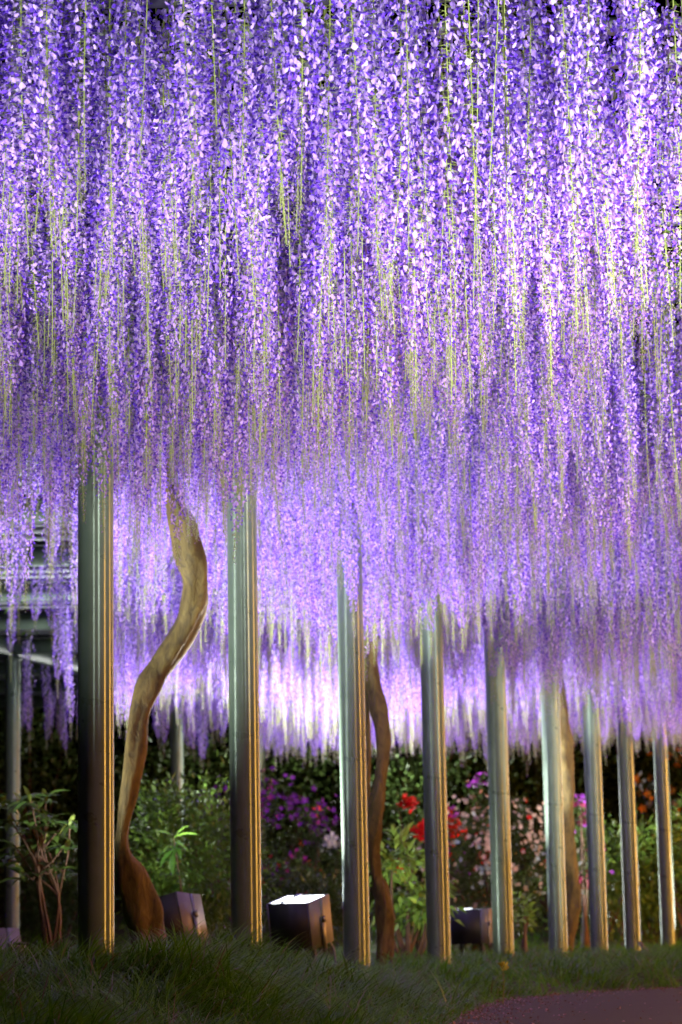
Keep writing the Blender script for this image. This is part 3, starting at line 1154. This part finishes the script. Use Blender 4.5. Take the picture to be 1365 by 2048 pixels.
# single large leaves as parts
def leaf_mesh(ln, wd, col, seed=0):
    m = MB()
    k = 6
    t = np.linspace(0, 1, k)
    w = wd / 2 * np.sin(np.pi * np.clip(t * 0.94 + 0.05, 0, 1)) ** 0.8
    z = 0.10 * ln * np.sin(t * 2.2) - 0.16 * ln * t * t
    V = []
    for i in range(k):
        V += [(-w[i], ln * t[i], z[i] + w[i] * 0.3), (0, ln * t[i], z[i]), (w[i], ln * t[i], z[i] + w[i] * 0.3)]
    Q = []
    for i in range(k - 1):
        a = i * 3
        Q += [[a, a + 1, a + 4, a + 3], [a + 1, a + 2, a + 5, a + 4]]
    m.add(V, Q, col=col)
    return m.mesh('leaf', M_LEAF, smooth=True)


def big_leaf(me, parent, p, yaw, pitch, roll=0.0, s=1.0):
    o = link('leaf', me, parent, p)
    o.rotation_euler = (Matrix.Rotation(yaw, 3, 'Z') @ Matrix.Rotation(pitch, 3, 'X') @ Matrix.Rotation(roll, 3, 'Y')).to_euler()
    o.scale = (s, s, s)
    return o


# bright sprig beside the crooked trunk
Y = 15.3
b = at(346, 1905, Y)
gz = float(height(b[0], Y))
sprig = thing('young_shrub', 'bright green long leaved sprig catching light right of the crooked trunk', 'plant', (b[0], Y, gz))
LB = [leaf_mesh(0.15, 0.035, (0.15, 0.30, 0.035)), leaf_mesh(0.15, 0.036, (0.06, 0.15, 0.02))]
top = at(347, 1672, Y) - np.array([b[0], Y, gz])
m = MB()
m.tube(spline([(0.05, 0.1, -0.05), (0.06, 0.08, top[2] * 0.5), top], 10), np.linspace(0.006, 0.003, 10), 6)
m.build('stem', M_TWIG, sprig, smooth=True)
LS = leaf_mesh(0.13, 0.040, (0.05, 0.12, 0.02))
for k in range(14):
    f = 0.25 + 0.05 * k
    big_leaf(LS, sprig, spline([(0.05, 0.1, -0.05), (0.06, 0.08, top[2] * 0.5), top], 40)[int(f * 39)], k * 2.4, random.uniform(-0.5, 0.3), 0, random.uniform(0.8, 1.2))
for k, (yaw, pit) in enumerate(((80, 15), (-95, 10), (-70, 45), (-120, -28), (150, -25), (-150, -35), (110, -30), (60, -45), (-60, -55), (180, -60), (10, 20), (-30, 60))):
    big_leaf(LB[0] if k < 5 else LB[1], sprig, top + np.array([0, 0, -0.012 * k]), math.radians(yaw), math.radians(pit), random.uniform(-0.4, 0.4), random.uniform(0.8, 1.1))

# rhododendron with bare reddish stems and whorls of long leaves
Y = 15.2
b = at(105, 1930, Y)
gz = float(height(b[0], Y))
rho = thing('rhododendron', 'rhododendron with bare reddish stems and whorls of long leaves left of the nearest post', 'rhododendron', (b[0], Y, gz))
org = np.array([b[0], Y, gz])
tips = [(20, 1640), (45, 1600), (62, 1650), (92, 1590), (85, 1680), (118, 1660), (132, 1690), (30, 1690), (100, 1630), (60, 1590), (140, 1640), (15, 1720), (110, 1730), (75, 1620), (130, 1745), (48, 1745), (5, 1600)]
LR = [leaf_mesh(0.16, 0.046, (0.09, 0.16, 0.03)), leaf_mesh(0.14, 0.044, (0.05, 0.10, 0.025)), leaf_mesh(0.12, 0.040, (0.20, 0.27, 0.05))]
forks = [(78, 1760), (118, 1800), (70, 1720)]
for i, (px, py) in enumerate(tips):
    e = at(px, py, Y + random.uniform(-0.25, 0.25)) - org
    f = at(forks[i % 3][0], forks[i % 3][1], Y + random.uniform(-0.08, 0.08)) - org
    s0 = np.array([random.uniform(-0.05, 0.06), random.uniform(-0.05, 0.05), -0.05])
    m = MB()
    m.tube(spline([s0, (s0 * 0.6 + f * 0.4) + rng.normal(0, 0.02, 3), f, (f + e) / 2 + rng.normal(0, 0.02, 3), e], 16), np.linspace(0.011, 0.004, 16), 6, lump=0.1)
    m.build('branch', M_TWIG, rho, smooth=True)
    for k in range(10):
        a = k * 2 * math.pi / 8 + i
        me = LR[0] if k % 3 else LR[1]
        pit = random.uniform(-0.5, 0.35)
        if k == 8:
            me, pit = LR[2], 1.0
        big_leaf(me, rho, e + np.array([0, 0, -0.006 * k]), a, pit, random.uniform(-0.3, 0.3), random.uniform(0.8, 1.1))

# ------------------------------------------------------------------ grass
def grass(n, ylo, yhi, ln, wd, seed, seg=4):
    rg = np.random.default_rng(seed)
    Yc = ylo + (yhi - ylo) * rg.random(n * 3)
    Xc = rg.uniform(-1, 1, n * 3) * (0.143 * Yc + 0.75)
    d = edge_dist(Xc, Yc)
    # tufts: density follows a cellular pattern
    tuft = 0.55 + 0.45 * np.sin(Xc * 11 + 2 * np.sin(Yc * 4)) * np.sin(Yc * 9 + 1.5 * np.sin(Xc * 6))
    ok = (d > 0.0) & (rg.random(n * 3) < tuft * np.clip(0.25 + d / 0.25, 0, 1))
    Xc, Yc, d, tuft = Xc[ok][:n], Yc[ok][:n], d[ok][:n], tuft[ok][:n]
    k = len(Xc)
    Z = height(Xc, Yc)
    lean = rg.uniform(0, 2 * math.pi, k) * 0.5 + 1.2 * np.sin(Xc * 4 + Yc * 2.6) - 0.8
    dirn = np.stack([np.cos(lean), np.sin(lean), np.zeros(k)], -1)
    L = ln * rg.uniform(0.55, 1.25, k) * (0.75 + 0.4 * tuft) * np.clip(0.35 + d / 0.5, 0, 1)
    arch = rg.uniform(0.45, 1.25, k)
    side = np.stack([-dirn[:, 1], dirn[:, 0], np.zeros(k)], -1)
    tw = rg.normal(0, 0.5, k)[:, None]
    side = side + dirn * tw
    side /= np.linalg.norm(side, axis=1)[:, None]
    t = np.linspace(0, 1, seg + 1)
    ang = 0.18 + arch[:, None] * t[None] * 1.9          # from near upright to hanging over
    ds = L[:, None] / seg
    hx = np.cumsum(np.sin(ang) * ds, axis=1) - np.sin(ang[:, :1]) * ds
    hz = np.cumsum(np.cos(ang) * ds, axis=1) - np.cos(ang[:, :1]) * ds
    C0 = np.stack([Xc, Yc, Z - 0.01], -1)
    P = C0[:, None] + dirn[:, None] * hx[..., None] + np.array([0, 0, 1.0]) * hz[..., None]
    w = (wd * rg.uniform(0.7, 1.3, k))[:, None] * (1 - t[None] ** 2.2 * 0.92) / 2
    A = P + side[:, None] * w[..., None]
    B = P - side[:, None] * w[..., None]
    V = np.stack([A, B], 2).reshape(-1, 3)
    base = (np.arange(k) * (seg + 1) * 2)[:, None] + (np.arange(seg) * 2)[None]
    base = base.ravel()
    Q = np.stack([base, base + 1, base + 3, base + 2], -1)
    mixv = rg.random((k, 1))
    C = np.array([0.036, 0.180, 0.004]) * (1 - mixv) + np.array([0.150, 0.370, 0.010]) * mixv
    dry = rg.random(k) < 0.05
    C[dry] = np.array([0.22, 0.17, 0.08])
    pale = rg.random(k) < 0.03  # pale blades stand in for glints of light on the grass
    C[pale] = np.array([0.30, 0.36, 0.24])
    m = MB()
    m.add(V, Q, col=np.repeat(C, (seg + 1) * 2, axis=0))
    return m


o = grass(60000, 7.6, 13.0, 0.26, 0.0062, 1, 5).build('mondo_grass', M_GRASS)
o['kind'] = 'stuff'
tag(o, 'dense arching dark green mondo grass covering the bank in front of the posts', 'grass')
o = grass(44000, 13.0, 20.0, 0.20, 0.0068, 2, 3).build('mondo_grass', M_GRASS)
o['kind'] = 'stuff'
tag(o, 'lighter blurred grass around the posts further back along the path', 'grass')
o = grass(27000, 20.0, 33.0, 0.17, 0.009, 3, 3).build('mondo_grass', M_GRASS)
o['kind'] = 'stuff'
tag(o, 'dim grass and ground cover under the shrubs at the back', 'grass')

# broad weed blades that stand out of the grass
LWEED = leaf_mesh(0.30, 0.016, (0.10, 0.22, 0.04))
for (px, py, Y, lab, kk) in ((700, 1975, 11.6, 'broad bladed grass weed below the third post', 5), (815, 1950, 13.2, 'broad bladed grass weed in front of the fourth post', 5), (905, 2010, 12.2, 'broad bladed grass weed at the path edge', 4), (640, 1925, 13.8, 'broad bladed grass weed under the lit floodlight', 4)):
    p = at(px, py, Y)
    g = float(height(p[0], Y))
    t = thing('grass_weed', lab, 'weed', (p[0], Y, g + 0.02), 'broad grass weeds in the bank')
    for k in range(kk):
        big_leaf(LWEED, t, (0.012 * k - 0.02, 0, 0), random.uniform(0, 6.28), random.uniform(0.6, 1.3), random.uniform(-0.5, 0.5), random.uniform(0.55, 1.0))

# yellow flowered weed at the path edge
Y = 13.6
b = at(1005, 1995, Y)
gz = float(height(b[0], Y))
weed = thing('yellow_weed', 'small weed with one yellow flower head at the path edge', 'weed', (b[0], Y, gz))
org = np.array([b[0], Y, gz])
tp = at(1006, 1932, Y) - org
m = MB()
m.tube(spline([(0, 0, -0.02), (0.01, 0, tp[2] * 0.5), tp], 8), np.linspace(0.004, 0.002, 8), 5)
m.build('stem', M_STEM, weed)
M_YEL = principled('yellow_petal', (0.60, 0.62, 0.03), 0.6)
for k in range(9):
    m = MB()
    a = k * 0.7
    c = tp + np.array([0.012 * math.cos(a), -0.006 + 0.008 * math.sin(a * 1.7), 0.014 * math.sin(a)])
    m.add([c + rng.normal(0, 0.012, 3) for _ in range(4)], quads=[[0, 1, 2, 3]])
    m.build('petal', M_YEL, weed)
LW2 = leaf_mesh(0.075, 0.034, (0.12, 0.20, 0.04))
for k in range(7):
    big_leaf(LW2, weed, (0, 0, tp[2] * (0.1 + 0.1 * k)), k * 2.4, 0.3, 0, 0.9 - 0.07 * k)

# striped stake at the foot of the second post
p, q = at(524, 1900, 12.45), at(566, 1958, 12.15)
stake = thing('striped_stake', 'pink and white striped stake leaning out of the grass by the second post', 'stake', tuple(q))
k = 9
for i in range(k):
    a, b_ = i / k, (i + 0.98) / k
    m = MB()
    v = p - q
    m.tube([v * a, v * (a * 0.5 + b_ * 0.5), v * b_], 0.014, 10)
    m.build('band', M_PINK if i % 2 else M_WHITE, stake)

# leaning prop at the foot of the eighth post
p, q = at(1280, 1886, 24.9), at(1303, 1918, 24.6)
m = MB()
m.tube([(0, 0, 0), tuple(p - q)], 0.022, 8)
tag(m.build('prop', M_WOOD, None, loc=tuple(q)), 'short dark wooden prop leaning on the foot of the eighth post', 'prop')
# junction box at the foot of the far thin post
p = at(40, 1905, 17.2)
jb = thing('junction_box', 'small brown box on a short peg beside the floodlight at the picture edge', 'box', (p[0], 17.2, float(height(p[0], 17.2))))
m = MB()
m.box((0, 0, 0.16), (0.075, 0.06, 0.12))
m.build('body', M_WOOD, jb)
m = MB()
m.box((0, 0, 0.235), (0.085, 0.07, 0.02))
m.build('lid', M_HOUSING, jb)
m = MB()
m.box((0, 0, 0.04), (0.03, 0.03, 0.115))
m.build('peg', M_WOOD, jb)

# fallen petals drifted along the path edge
n = 1500
yy = rng.uniform(9.5, 18.5, n)
tt = np.abs(rng.normal(0, 0.16, n)) - 0.05
dx = np.interp(yy, EDGE[:, 1], EDGE[:, 0])
sl = np.gradient(np.interp(np.linspace(9, 19, 50), EDGE[:, 1], EDGE[:, 0]))
xx = dx + tt * 1.6
far_ = rng.random(n) < 0.12
xx[far_] += rng.uniform(0, 1.5, far_.sum())
zz = np.maximum(height(xx, yy), 0.0) + 0.006
P = np.stack([xx, yy, zz], -1)
fw = rng.normal(size=(n, 3)) * np.array([1, 1, 0.25])
C = np.array([[0.55, 0.36, 0.48]]) * rng.uniform(0.5, 1.2, (n, 1))
brown = rng.random(n) < 0.5
C[brown] = np.array([0.20, 0.11, 0.06])
V, T, CL = leaf_block(P, fw, np.tile([0, 0, 1.0], (n, 1)) + rng.normal(size=(n, 3)) * 0.2, 0.016, 0.012, C)
m = MB()
m.add(V, tris=T, col=CL)
o = m.build('fallen_petals', M_BLOOM)
o['kind'] = 'stuff'
tag(o, 'fallen pink and brown petals drifted along the edge of the asphalt path', 'petals')
